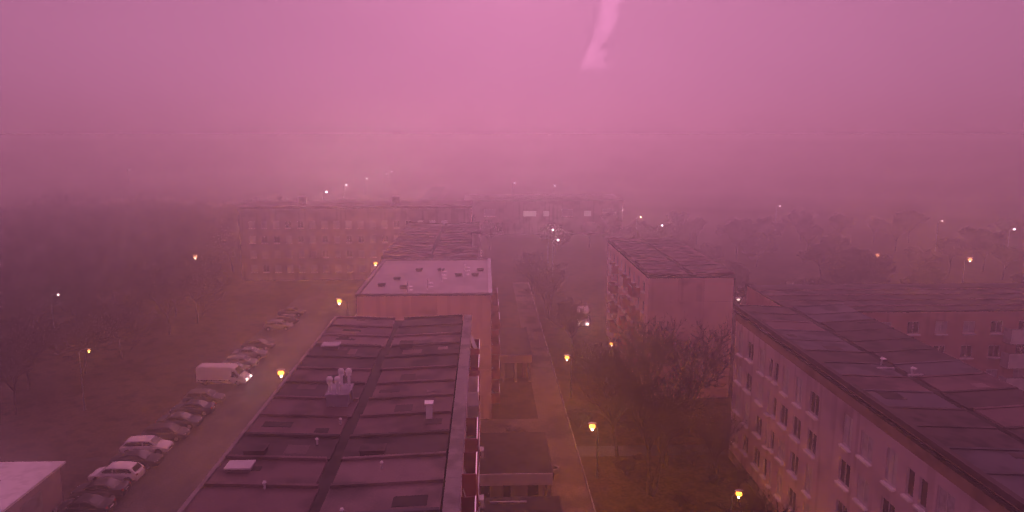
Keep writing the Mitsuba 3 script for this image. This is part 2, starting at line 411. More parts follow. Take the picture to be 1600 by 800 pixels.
for x, y, w in [(-8.2, 39.7, "above the gutter bend"), (-8.9, 36.9, "left of the gutter"), (-10.2, 32.0, "on the darkest slab at the bottom left"), (-5.1, 33.9, "right of the gutter near the bottom"), (-6.2, 29.5, "at the very bottom edge of the picture")]:
    zr = 14.72 + .042 * (abs(x + 7.55) - .3)
    t = thing("roof_vent", "tiny white vent stub on the long roof " + w, "vent")
    obj("pipe", cyl(.05, zr - .1, zr + .28, x, y, 8), "mat_offwhite", t); obj("cap", cyl(.1, zr + .283, zr + .36, x, y, 8, .05), "mat_white", t)

# ------------------------------------------------------------------ second block beyond it: pale roof, then a dark one
L2 = thing("apartment_block", "rose gabled block with a pale flat roof just beyond the long block", "building")
obj("wall", B(-13.6, .6, 76.5, 76.8, 0, 13.85), "mat_render_rose", L2)
ws = [(y, s, 1.4, 1.4, random.choice(["glass", "blind"])) for y in (80.5, 87.2, 94.5) for s in (1.6, 4.4, 7.2, 10.0)]
facade(L2, "+x", .6, 76.803, 98.2, 0, 13.85, ws, "mat_render_red")
obj("wall", B(-13.6, -13.3, 76.803, 98.2, 0, 13.85), "mat_render_grey", L2)
obj("wall", B(-13.297, .297, 97.9, 98.2, 0, 13.85), "mat_render_grey", L2)
rf = obj("roof", B(-13.3, .3, 76.8, 97.9, 13.6, 13.9), "mat_membrane", L2)
for a in ((-13.75, .75, 76.35, 76.75), (-13.75, -13.35, 76.753, 98.3), (.33, .75, 76.753, 98.3), (-13.347, .327, 97.95, 98.3)):
    obj("coping", B(*a, 13.853, 14.08), "mat_offwhite" if a[0] == .33 else "mat_coping", rf)
for y, c in ((79.4, RED), (85.8, DULL), (92.6, RED)):
    for i in range(4):
        balcony(L2, "+x", .603, y, 1.4 + 2.8 * i, 3.2, .9, c if i % 2 == 0 else DULL, DULL)
vents = [(-10.3, 84.8), (-8.2, 90.2), (-5.5, 90.2), (-11.6, 81.3), (-3.2, 86.9), (-1.2, 86.9), (-.6, 90.0), (-9.0, 80.0)]
for i, (x, y) in enumerate(vents):
    t = thing("roof_vent", "low dark vent cowl on the pale flat roof beyond the long block", "vent", "vent cowls on the pale roof")
    obj("curb", B(x - .35, x + .35, y - .25, y + .25, 13.88, 14.12), "mat_felt_dark", t); obj("cap", B(x - .45, x + .45, y - .33, y + .33, 14.123, 14.2), "mat_felt_joint", t)
for x, y, n in [(-5.0, 83.5, 3), (-2.4, 86.0, 3), (-6.3, 79.0, 2), (-8.3, 77.3, 2)]:
    t = thing("roof_antenna", "small bright antenna mast standing on the pale flat roof", "antenna", "antennas on the pale roof")
    obj("mast", cyl(.045, 13.88, 14.6 + .3 * n, x, y, 8), "mat_galv", t)
    for j in range(n):
        obj("dish", cyl(.34, 14.3 + .42 * j, 14.36 + .42 * j, x + .28, y - .1 * j, 10, .1), "mat_white", t)
L3 = thing("apartment_block", "dim dark roofed block lying behind the pale roof", "building")
slab_roof(L3, -14.2, -.8, 98.6, 136.6, 14.3, 3.1, ["mat_felt", "mat_felt_dark"], mid=-7.5, seed=9)
ws = [(y, s, 1.3, 1.4, random.choice(["glass", "blind"])) for y in np.arange(101, 135, 3.1) for s in (1.4, 4.2, 7.0, 9.8)]
facade(L3, "+x", -.797, 98.6, 136.6, 0, 14.2, ws, "mat_render_grey")
obj("wall", B(-14.2, -13.9, 98.6, 136.6, 0, 13.7), "mat_render_grey", L3); obj("wall", B(-13.897, -1.1, 98.4, 98.7, 0, 13.5), "mat_render_grey", L3); obj("wall", B(-13.897, -1.1, 136.3, 136.6, 0, 13.5), "mat_render_grey", L3)
t = thing("rooftop_cabin", "pale lift cabin at the right edge of the dim dark roof", "cabin")
obj("wall", [B(-1.9, -.85, 107.0, 108.6, 13.8, 16.3)], "mat_offwhite", t); obj("roof", B(-2.1, -.7, 106.8, 108.8, 16.303, 16.5), "mat_felt_dark", t)
obj("door", B(-1.7, -1.1, 106.9, 106.99, 14.4, 16.1), "mat_metal", t)



def gable_panels(parent, x0, x1, n, y, z0, z1, m, m2):
    """Big precast panels of a blind gable, 15 mm proud of it, open joints between."""
    r = random.Random(n)
    for i in range(n):
        for k in range(5):
            xa, xb = x0 + (x1 - x0) * i / n, x0 + (x1 - x0) * (i + 1) / n
            za, zb = z0 + (z1 - z0) * k / 5, z0 + (z1 - z0) * (k + 1) / 5
            obj("wall_panel", B(xa + .03, xb - .03, y - .02 - r.uniform(0, .012), y - .001, za + .03, zb - .03), m2 if r.random() < .3 else m, parent)


gable_panels(L2, -13.6, .6, 5, 76.5, .1, 13.8, "mat_render_rose", "mat_render_worn")

# ------------------------------------------------------------------ flat roofed annexes along the path


def annex(x0, x1, y0, y1, label, h=3.5, front="mat_offwhite"):
    a = thing("annex", label, "annex")
    rf = obj("roof", B(x0, x1, y0, y1, h - .12, h), "mat_felt_joint", a)
    obj("fascia", B(x0, x1, y0 - .12, y0 - .003, h - .95, h + .04), front, rf)
    obj("fascia", B(x1 + .003, x1 + .1, y0 - .12, y1, h - .5, h + .04), "mat_felt_dark", rf)
    obj("wall", B(x0, x1 - .5, y0 + 1.6, y1 - .2, 0, h - .125), "mat_render_grey", a)
    for x in (x0 + .5, (x0 + x1) / 2, x1 - .25):
        obj("post", B(x - .14, x + .14, y0 + .05, y0 + .33, 0, h - .125), "mat_concrete", a)
    for x in np.linspace(x0 + 1.0, x1 - 1.5, 3):
        d = obj("door", B(x - .45, x + .45, y0 + 1.53, y0 + 1.597, 0.02, 2.1), "mat_trim", a)
        obj("handle", B(x + .3, x + .36, y0 + 1.48, y0 + 1.527, 1.0, 1.12), "mat_metal", d)
    return a


annex(-1.18, 5.4, 56.1, 64.5, "dark flat roofed annex with pale front fascia beside the footpath, in full view")
annex(-.4, 5.5, 41.0, 52.3, "dark flat roofed annex cut by the bottom edge beside the footpath")
annex(1.7, 5.75, 88.3, 101.5, "small dim annex with flat roof beside the dim dark roofed block", front="mat_render_grey")
tag(obj("roof_batten", B(.2, 3.0, 51.35, 51.5, 3.502, 3.6), "mat_offwhite"), "pale batten lying on the nearest annex roof", "batten")
t = thing("concrete_planter", "round concrete planter at the corner of the annex by the footpath", "planter")
obj("bowl", trimesh.creation.annulus(.38, .55, .55, sections=20).apply_translation((6.15, 63.3, .28)), "mat_concrete", t)
obj("soil", cyl(.378, .02, .45, 6.15, 63.3, 16), "mat_soil", t)
for x, y, z, w in [(-.3, 58.8, 3.9, "beside the lilac balconies"), (-.3, 50.2, 4.0, "over the nearest annex, upper one"), (-.3, 45.9, 4.4, "at the bottom edge of the picture")]:
    t = thing("air_conditioner", "white air conditioner on the long block " + w, "air conditioner")
    obj("casing", B(x - .99, x + .1, y - .4, y + .4, z, z + .62), "mat_white", t)
    obj("grille", cyl(.22, 0, .02, 0, 0, 16).apply_transform(trimesh.transformations.rotation_matrix(PI / 2, (1, 0, 0))).apply_translation((x - .3, y - .403, z + .31)), "mat_trim", t)

# ------------------------------------------------------------------ right block
R = thing("apartment_block", "lilac walled block filling the lower right with dark slab roof and white sills", "building")
rr = random.Random(5)
ws = []
base = [64.4, 62.0, 59.2, 57.3, 56.1, 54.2, 51.8, 49.2]
for blk in (0, 20.1):
    for j, y in enumerate(base):
        for i, s in enumerate((2.3, 5.2, 8.1, 11.0)):
            w = .75 if j in (3, 4) else 1.45
            kd = rr.choice(["glass", "glass", "blind", "white", "white"])
            if (j in (0, 2) and blk and i in (3,)): kd = "white"
            if j == 7 and i == 3 and blk: kd = "white"
            if kd == "white":
                ws.append((y - blk, s - .25, w * .8, 2.15, kd)); continue
            ws.append((y - blk, s, w, 1.95 if i == 3 and j in (0, 2, 5) else 1.65, kd))
facade(R, "-x", 23.4, 24.4, 66.0, .9, 13.6, ws, "mat_render_lilac")
obj("plinth", B(23.34, 33.4, 24.4, 66.0, 0, .897), "mat_plinth", R)
obj("attic_band", B(23.37, 23.75, 24.4, 66.0, 13.603, 14.855), "mat_attic", R)
facade(R, "+y", 66.0, 23.703, 33.4, .9, 14.4, [], "mat_render_lilac")
obj("wall", B(33.1, 33.4, 24.4, 65.697, .9, 14.4), "mat_render_lilac", R)
obj("wall", B(23.703, 33.097, 24.4, 24.7, .9, 14.3), "mat_render_lilac", R)
for y in (25.5, 46.6):
    d = obj("door", B(23.36, 23.45, y, y + 1.2, .3, 2.5), "mat_trim", R)
    obj("entrance_canopy", B(21.9, 23.39, y - .4, y + 1.6, 2.75, 2.9), "mat_concrete", R)
slab_roof(R, 23.2, 33.6, 24.3, 66.1, LZ + .12, 2.85, ["mat_felt", "mat_felt_dark", "mat_felt_dark", "mat_felt_blue"], mid=28.4, seed=12, tilt=.05, rib=.06)
for y in np.arange(24.3, 66.0, 2.85):
    obj("coping", B(23.06, 23.42, y + .004, min(y + 2.846, 66.1), LZ - .142, LZ + .19), "mat_felt_dark", R)
t = thing("roof_antenna", "little cluster of pale pipes and dishes on the right block's roof by its gutter", "antenna")
obj("mast", [cyl(.05, 14.5, 15.45, 27.7, 48.6, 8), cyl(.05, 14.5, 15.3, 28.9, 46.9, 8)], "mat_galv", t)
obj("dish", cyl(.22, 15.35, 15.42, 27.75, 48.5, 12, .1), "mat_white", t); obj("dish", cyl(.22, 15.2, 15.27, 28.95, 46.8, 12, .1), "mat_white", t)
obj("pipe", B(27.0, 28.2, 47.8, 47.95, 14.75, 14.9), "mat_offwhite", t); obj("pipe", B(28.4, 29.4, 46.4, 46.55, 14.75, 14.9), "mat_offwhite", t)

# ------------------------------------------------------------------ rose block in the middle distance, right of the path
PB = thing("apartment_block", "rose block in the middle distance behind bare trees, its pale gable towards us", "building")
ws = []
pr = random.Random(8)
for y in np.arange(84.5, 108.5, 2.9):
    for s in (1.5, 4.3, 7.1, 9.9, 12.3):
        ws.append((y, s, 1.2, 1.35, pr.choice(["glass", "glass", "glass", "blind", "white"])))
facade(PB, "-x", 18.7, 82.0, 110.0, 0, 14.6, ws, "mat_render_rose")
facade(PB, "-y", 82.0, 19.003, 28.6, 0, 14.6, [], "mat_render_rose")
gable_panels(PB, 19.0, 25.2, 2, 82.0, .1, 14.5, "mat_render_rose", "mat_render_worn")
gable_panels(PB, 25.2, 28.6, 1, 82.0, .1, 14.5, "mat_gable_lamplit", "mat_gable_lamplit")  # right strip of the gable, its lamp light painted by colour
obj("wall", B(28.3, 28.6, 82.303, 110, 0, 14.6), "mat_render_rose", PB); obj("wall", B(19.003, 28.297, 109.7, 110, 0, 14.3), "mat_render_rose", PB)
slab_roof(PB, 18.6, 28.7, 81.9, 110.1, 15.2, 2.85, ["mat_felt", "mat_felt_dark"], seed=22, rib=.06)
for y in (87.4, 93.2, 101.9):
    for i in range(4):
        balcony(PB, "-x", 18.697, y, 3.0 + 2.8 * i, 2.6, 1.0, ["mat_white", DULL, RED, DULL][(i + int(y)) % 4], DULL)

# ------------------------------------------------------------------ cross block on the right
E = thing("apartment_block", "lower block crosswise behind the right block, dull red front with pale balconies", "building")
ws = []
for x in np.arange(36.0, 84, 3.0):
    for s in (2.0, 4.65, 7.3, 9.95):
        ws.append((x, s, 1.3, 1.35, pr.choice(["glass", "blind", "glass", "glass"])))
facade(E, "-y", 73.5, 32, 86, 0, 12.3, ws, "mat_render_red")
facade(E, "-x", 32.0, 73.803, 87, 0, 12.3, [], "mat_render_red")
obj("wall", B(85.7, 86, 73.803, 87, 0, 12.3), "mat_render_red", E); obj("wall", B(32.303, 85.697, 86.7, 87, 0, 12.2), "mat_render_red", E)
rf = obj("roof", B(32.05, 85.95, 73.55, 86.95, 12.303, 12.5), "mat_felt_dark", E)
for y in np.arange(75.5, 86, 2.7):
    obj("roof_seam", B(32.3, 85.7, y, y + .14, 12.502, 12.58), "mat_felt", rf)
for x in (56.2, 74.0):
    for i in range(4):
        balcony(E, "-y", 73.497, x, 1.2 + 2.65 * i, 2.8, 1.1, "mat_white", "mat_offwhite", h=1.5)

# ------------------------------------------------------------------ far blocks in the fog
Fb = thing("apartment_block", "faint wide block in the fog left of centre with rows of small windows", "building")
ws = []
for x in np.arange(-48.5, -6, 2.5):
    for s in (1.8, 4.9, 8.0, 11.1):
        ws.append((x, s, 1.25, 1.5, pr.choice(["glass", "blind", "blind", "white"])))
facade(Fb, "-y", 154, -51, -3, 0, 15.2, ws, "mat_render_grey")
facade(Fb, "-x", -51, 154.303, 166, 0, 15.2, [], "mat_render_rose")
obj("wall", B(-3.3, -3, 154.303, 166, 0, 15.2), "mat_render_rose", Fb); obj("wall", B(-50.697, -3.303, 165.7, 166, 0, 15.2), "mat_render_rose", Fb)
rf = obj("roof", B(-51.3, -2.7, 153.7, 166.3, 15.203, 15.7), "mat_felt", Fb)
obj("chimney", B(-40, -38.5, 159, 160.4, 15.703, 17.2), "mat_concrete", rf); obj("chimney", B(-20, -18.5, 159, 160.4, 15.703, 17.2), "mat_concrete", rf)
scene["mat_lit_pane"] = {"type": "twosided", "b": {"type": "diffuse", "reflectance": rgb(.5, .5, .5)}}
Gb = thing("school_hall", "faint low hall in the fog at centre with three lit windows", "building")
gw = [(x, 5.6, 3.4, 2.2, "blind") for x in (1.5, 25.0, 37.5)]
facade(Gb, "-y", 222, -6, 42, 0, 10.2, gw, "mat_render_grey")
facade(Gb, "-x", -6, 222.303, 240, 0, 10.2, [], "mat_render_grey"); obj("wall", B(41.7, 42, 222.303, 240, 0, 10.2), "mat_render_grey", Gb); obj("wall", B(-5.7, 41.697, 239.7, 240, 0, 10), "mat_render_grey", Gb)
obj("roof", B(-6.4, 42.4, 221.6, 240.4, 10.203, 10.6), "mat_concrete", Gb)
for x, w, lum in ((13.6, 3.8, .36), (18.6, 1.7, .28), (31.2, 2.0, .42)):
    o = obj("lit_window", B(x - w / 2, x + w / 2, 221.9, 221.98, 5.6, 7.2), "mat_lit_pane", Gb)
    scene[o]["emitter"] = {"type": "area", "radiance": rgb(1.15 * lum, .75 * lum, .85 * lum)}
    for q in np.linspace(x - w / 2, x + w / 2, 4):
        obj("mullion", B(q - .06, q + .06, 221.8, 221.897, 5.6, 7.2), "mat_frame", o)

# kiosk at the lower left
K = thing("garage", "low garage with pale flat roof cut by the left edge", "garage")
obj("wall", [B(-58, -35.9, 43.3, 59.5, 0, 3.3)], "mat_render_grey", K)
rf = obj("roof", B(-58.3, -35.6, 43, 59.9, 3.303, 3.5), "mat_white", K)
obj("stain_patch", [B(-40.5, -38.8, 55.6, 56.5, 3.502, 3.53), B(-42.3, -40.9, 56.0, 56.8, 3.502, 3.53)], "mat_red_dull", rf)
for y in (46, 50, 54):
    obj("garage_door", B(-35.897, -35.84, y, y + 2.7, .03, 2.5), "mat_metal", K)

# ------------------------------------------------------------------ street lamps
AMBER, WHITE = np.array([1.0, .30, .012]), np.array([1.0, .70, .60])
LENS = {}


def lens(x, y, z, r, rad, parent, flat=.85):
    s = trimesh.creation.icosphere(1, r); s.apply_scale((1, 1, flat)); s.apply_translation((x, y, z))
    k = obj("lamp", s, "mat_lens", parent)
    scene[k]["emitter"] = {"type": "area", "radiance": rgb(*map(float, rad))}
    return k


def street_lamp(x, y, z, label, rad, col=AMBER, r=.2, arm=(1, 0), la=1.1, group=None, name="street_lamp", bulb=True):
    """Lamp at (x, y, z): pole, bent arm, housing, lamp bowl. arm: the way the arm reaches from the pole."""
    t = thing(name, label, "street lamp", group)
    bx, by = x - arm[0] * la, y - arm[1] * la
    obj("pole", cyl(.085, 0, z - .3, bx, by, 10, .05), "mat_pole", t, smooth=40)
    obj("base", cyl(.16, 0, .55, bx, by, 10, .13), "mat_pole", t, smooth=40)
    obj("arm", pipe([(bx, by, z - .32), (bx + arm[0] * .2, by + arm[1] * .2, z - .02), (x - arm[0] * .25, y - arm[1] * .25, z + .16)], .04, 6), "mat_pole", t)
    a = math.atan2(arm[1], arm[0])
    hd = trimesh.creation.icosphere(2, 1.0); hd.apply_scale((r * 1.35, r * .72, r * .26)); hd.apply_transform(trimesh.transformations.rotation_matrix(a, (0, 0, 1))); hd.apply_translation((x, y, z + .80 * r))
    obj("housing", hd, "mat_metal", t, smooth=True)
    if not bulb:
        lens(x, y, z - .06, r, rad * col, t)
        return t
    k = lens(x, y, z - .06, r, np.array([3.4, .92, .10]) * min(1, rad / 60), t)      # the glowing amber bowl
    q = r * .36
    m = trimesh.creation.icosphere(1, q); m.apply_translation((x, y, z - .06 - r * .85 - q * .55))
    b = obj("bulb", m, "mat_lens", t)                                              # the burner that hangs below it
    scene[b]["emitter"] = {"type": "area", "radiance": rgb(*map(float, col * rad * .85 * (r / q) ** 2))}
    return t


POW = 210
street_lamp(-20.7, 72.2, 7, "brightest amber street lamp at the left edge of the long roof", POW * 1.3, arm=(-1, 0), r=.33)
street_lamp(-21.0, 104.1, 7, "amber street lamp at the far left corner of the long roof", POW * 1.4, arm=(-1, 0), r=.35)
street_lamp(-20.3, 134.9, 7, "amber street lamp left of the pale roof, third along the street", POW * .8, arm=(-1, 0), r=.35)
street_lamp(-56.7, 144.1, 7, "amber street lamp among the trees in the left fog", POW * .9, arm=(1, 0), r=.40)
street_lamp(-44.2, 80.8, 7, "weak amber street lamp among the near left trees", 22, arm=(1, 0), r=.17)
street_lamp(-61.1, 105.3, 8, "pale pinpoint street lamp among the left trees", 10, WHITE, arm=(1, 0), r=.13, bulb=False)
street_lamp(9.5, 62.2, 5, "nearest amber street lamp on the footpath beside the annex", POW * 1.2, arm=(-1, 0), r=.30, la=.5)
street_lamp(9.5, 82.6, 5, "second amber street lamp along the footpath", POW, arm=(-1, 0), r=.28, la=.5)
street_lamp(15.6, 87.9, 5, "greenish amber lamp in the garden before the rose block", 90, np.array([1, .46, .05]), arm=(1, 0), r=.2, la=.5)
street_lamp(18.4, 49.4, 5, "amber lamp at the bottom by the corner of the lilac block", POW * .9, arm=(1, 0), r=.24, la=.5)
street_lamp(83.5, 151.6, 5, "amber street lamp in the right fog, left one of the pair", POW * .6, np.array([1, .36, .02]), r=.40)
street_lamp(100.1, 146.2, 5, "amber street lamp in the right fog, right one of the pair", POW * .6, np.array([1, .36, .02]), r=.40)
t = thing("floodlight", "dim white floodlight just above the far corner of the right block's roof", "floodlight")
obj("bracket", [cyl(.05, 13.2, 15.36, 23.62, 66.3, 8), B(23.45, 23.8, 66.25, 66.35, 15.2, 15.3)], "mat_pole", t)
obj("housing", B(23.35, 23.9, 66.18, 66.42, 15.62, 15.75), "mat_metal", t)
lens(23.62, 66.3, 15.55, .17, .9 * WHITE, t)
far = [(-60.4, 324.4, 9, "second of the rising row of far lamps from its left end"), (-58.4, 368.6, 9, "third of the rising row of far lamps"), (-53.7, 407.4, 6, "next to last of the rising row of far lamps"),
       (-54.2, 433.7, 8, "last and highest of the rising row of far lamps"), (-61.0, 286.4, 5, "lowest lamp at the left end of the rising far row"), (-217.5, 461.7, 12, "single far lamp alone at the upper left"),
       (-69.1, 164.2, 2.0, "faint lamp above the amber lamp in the left fog"), (13.5, 333.8, 4, "faint far lamp above the hall, left one"), (30.2, 317.2, 3, "faint far lamp above the hall, right one"),
       (15.7, 156.1, 9, "white lamp below the lit hall windows, lower of two"), (16.1, 172.9, 5, "white lamp below the lit hall windows, upper of two"), (41.0, 216.8, 5, "small pink lamp right of the hall"),
       (42.5, 198.5, 14, "bright lamp right of the hall over the rose block"), (44.1, 180.3, 7, "small lamp over the roof of the rose block"), (92.3, 226.4, 2.5, "very faint lamp in the fog right of centre"),
       (119.4, 186.8, 3, "faint lamp in the upper right fog"), (126.4, 169.9, 9, "white lamp at the right edge of the picture")]
for x, y, p, w in far:
    d = math.hypot(x, y)
    street_lamp(x, y, 8, w, p * (260 if d > 450 else 60 if d > 280 else 6), WHITE if p < 13 else np.array([1, .45, .08]), r=max(.2, .0014 * d if d > 280 else .00085 * d), bulb=False)

# ------------------------------------------------------------------ vehicles


def loft(st):
    """st: list of (x, [(y, z)...half section from bottom to top]); mirrored, closed at both ends."""
    rings = []
    for x, half in st:
        pts = [(x, y, z) for y, z in half] + [(x, -y, z) for y, z in reversed(half)]
        rings.append(pts)
    n = len(rings[0]); v = np.array(rings).reshape(-1, 3); f = []
    for i in range(len(rings) - 1):
        for j in range(n):
            k = (j + 1) % n
            a, b, c, d = i * n + j, i * n + k, (i + 1) * n + k, (i + 1) * n + j
            f += [[a, c, b], [a, d, c]]
    for i in (0, len(rings) - 1):
        base = i * n
        for j in range(1, n - 1):
            f.append([base, base + j, base + j + 1] if i == 0 else [base, base + j + 1, base + j])
    m = trimesh.Trimesh(v, f, process=False); m.fix_normals()
    return m


def plate(pts, t, out):
    """Thin panel through a polygon of 3-D points, t thick along out."""
    p = np.array(pts, float); o = np.array(out, float); o /= np.linalg.norm(o)
    n = len(p); v = np.vstack([p, p + o * t]); f = []
    for j in range(1, n - 1):
        f += [[0, j + 1, j], [n, n + j, n + j + 1]]
    for j in range(n):
        k = (j + 1) % n
        f += [[j, k, n + k], [j, n + k, n + j]]
    m = trimesh.Trimesh(v, f, process=False); m.fix_normals()
    return m


def car_shapes(L=4.4, W=1.8, kind="hatch"):
    """Car meshes, nose towards +x, on the ground at z = 0."""
    w, b, h = W / 2, .92, 1.50
    lo = .22
    def lower(s, top, wi=1.0):
        return [(.80 * w * wi, lo), (.97 * w * wi, .36), (w * wi, .62), (.98 * w * wi, top - .08), (.90 * w * wi, top)]
    e = L / 2
    rear = e if kind == "hatch" else e
    st = [(-e, [(q[0] * .9, max(q[1], .38)) for q in lower(0, .82)]), (-e + .08, lower(0, .92, .97)), (-e + .5, lower(0, .97)), (-.6, lower(0, .95)), (.75, lower(0, .95)),
          (e - .9, lower(0, .90)), (e - .35, lower(0, .80, .97)), (e - .07, lower(0, .70, .88)), (e, [(q[0] * .80, min(max(q[1], .38), .60)) for q in lower(0, .66)])]
    body = loft(st)
    if kind == "hatch":
        cab = [(-e + .12, .93, .60), (-e + .5, 1.38, .70), (-e + 1.1, h - .03, .73), (-.1, h, .74), (.55, h - .06, .72), (1.25, .94, .62)]
    else:
        cab = [(-e + .75, .95, .60), (-e + 1.45, 1.36, .68), (-.45, 1.43, .70), (.35, 1.40, .69), (1.15, .94, .62)]
    sec = [(x, [(.90 * w, .90), (.88 * w, .96), (.88 * w - (.88 * w - tw) * max(0, (z - .96) / (h - .96)), max(z - .06, .965)), (tw - .10, max(z, .97))]) for x, z, tw in cab]
    roof = loft(sec)
    zt, zb = 1.36 if kind == "hatch" else 1.30, 1.0
    def side_y(z):
        return .88 * w - (.88 * w - .73) * (z - .96) / (h - .96)
    xr0, xr1, xf1, xf0 = (-e + .42, -e + .72, .52, 1.02) if kind == "hatch" else (-e + 1.05, -e + 1.5, .36, .95)
    glass = []
    for s in (-1, 1):
        for xa, xb, xc, xd in ((xr0, xr1, -.12, -.12), (-.02, -.02, xf1, xf0)):
            glass.append(plate([(xa, s * side_y(zb), zb), (xd, s * side_y(zb), zb), (xc, s * side_y(zt), zt), (xb, s * side_y(zt), zt)], .022, (0, s, .15)))
    x0, z0, x1, z1 = cab[-1][0], cab[-1][1], cab[-2][0], cab[-2][1]
    ll = lambda t: (x0 + (x1 - x0) * t, z0 + (z1 - z0) * t)
    (xa, za), (xb, zb2) = ll(.08), ll(.92)
    ws_ = plate([(xa, -.70, za), (xa, .70, za), (xb, .60, zb2), (xb, -.60, zb2)], .022, (.6, 0, .8))
    x0, z0, x1, z1 = cab[0][0], cab[0][1], cab[1][0], cab[1][1]
    (xa, za), (xb, zb2) = ll(.2), ll(1.0)
    rw = plate([(xa, -.62, za), (xa, .62, za), (xb, .57, zb2), (xb, -.57, zb2)], .022, (-.8, 0, .6))
    return body, roof, glass, ws_, rw


def cylx(r, y0, y1, n=20):
    m = cyl(r, y0, y1, 0, 0, n)
    m.apply_transform(trimesh.transformations.rotation_matrix(-PI / 2, (1, 0, 0)))
    return m


CARS = {}


def car_plys(kind, L, paint):
    k = (kind, L, paint)
    if k in CARS: return CARS[k]
    W = 1.8
    body, roof, glass, ws_, rw = car_shapes(L, W, kind)
    e = L / 2
    parts = [("body", mikit.ply(body, paint, smooth=38), None), ("cabin", mikit.ply(roof, paint, smooth=38), None), ("windscreen", mikit.ply(ws_, "mat_car_glass"), None), ("rear_window", mikit.ply(rw, "mat_car_glass"), None)]
    for gl in glass: parts.append(("side_window", mikit.ply(gl, "mat_car_glass"), None))
    tyre, rim = cylx(.31, -.1, .1), cylx(.2, -.112, .112, 14)
    arch = cylx(.37, -.02, .02)
    for x in (-e + .78, e - .86):
        for s in (-1, 1):
            t = tyre.copy(); t.apply_translation((x, s * .80, .31)); r_ = rim.copy(); r_.apply_translation((x, s * .80, .31))
            parts.append(("wheel", mikit.ply(t, "mat_tyre", smooth=40), "w")); parts.append(("rim", mikit.ply(r_, "mat_rim"), "sub"))
            a = arch.copy(); a.apply_translation((x, s * .885, .34)); parts.append(("wheel_arch", mikit.ply(a, "mat_trim"), None))
    for s in (-1, 1):
        parts.append(("headlight", mikit.ply(plate([(e - .16, s * .78, .60), (e - .03, s * .45, .58), (e - .07, s * .45, .70), (e - .22, s * .78, .72)], .03, (.8, s * .4, .3)), "mat_lens"), None))
        parts.append(("tail_light", mikit.ply(plate([(-e + .02, s * .80, .78), (-e, s * .55, .78), (-e + .06, s * .55, .92), (-e + .1, s * .8, .92)], .03, (-1, s * .3, .1)), "mat_tail"), None))
        parts.append(("mirror", mikit.ply(B(.78, .92, s * .86, s * 1.02, .93, 1.06), paint), None))
    parts.append(("grille", mikit.ply(B(e - .03, e + .012, -.42, .42, .40, .56), "mat_trim"), None))
    parts.append(("number_plate", mikit.ply(B(-e - .02, -e + .03, -.26, .26, .62, .73), "mat_white"), None))
    CARS[k] = parts
    return parts


def park(kind, paint, x, y, deg, label, L=4.4, group=None):
    t = thing("parked_car", label, "car", group)
    tw = T().translate([x, y, 0.016]).rotate([0, 0, 1], deg)
    last = None
    for nm, pl, fl in car_plys(kind, L, paint):
        if fl == "sub":
            put(nm, pl, last, tw)
        else:
            k = put(nm, pl, t, tw)
            if fl == "w": last = k
    return t


park("hatch", "mat_car_white", -33.3, 63.4, 178, "white hatchback parked tail to the street, nearer of the two white cars")
park("hatch", "mat_car_white", -33.2, 69.2, 2, "white hatchback parked nose to the street, farther of the two white cars", L=4.5)
park("sedan", "mat_car_dark", -33.2, 60.4, 181, "dark car in front of the nearer white hatchback, third from the picture's lower left")
park("sedan", "mat_car_black", -33.0, 57.4, 180, "black car at the lower left, nearest of the parked cars")
park("sedan", "mat_car_black", -32.8, 66.2, 0, "black car parked between the two white hatchbacks")
park("hatch", "mat_car_dark", -32.7, 72.4, 1, "dark hatchback just behind the farther white car")
park("sedan", "mat_car_blue", -32.6, 75.6, 0, "dark blue saloon in the dim gap before the van, nearer one")
park("sedan", "mat_car_blue", -32.6, 79.2, 181, "dark blue saloon in the dim gap before the van, middle one", L=4.6)
park("hatch", "mat_car_grey", -32.6, 82.6, 0, "dark grey hatchback parked right beside the van")
park("hatch", "mat_car_silver", -32.7, 95.8, 0, "silver hatchback behind the van, nearer of the grey pair")
park("sedan", "mat_car_silver", -32.7, 99.8, 0, "silver saloon behind the van, farther of the grey pair", L=4.6)
park("sedan", "mat_car_grey", -32.9, 92.8, 181, "grey saloon parked close behind the van")
park("hatch", "mat_car_silver", -32.8, 114.6, 0, "faint silver car alone far up the parking row")
park("sedan", "mat_car_grey", -33.0, 123.5, 0, "farthest faint grey car up the parking row")
park("sedan", "mat_car_black", -32.8, 104.0, 0, "black saloon just past the silver pair")
park("hatch", "mat_car_dark", -32.8, 118.0, 180, "dark car next to the faint silver one")


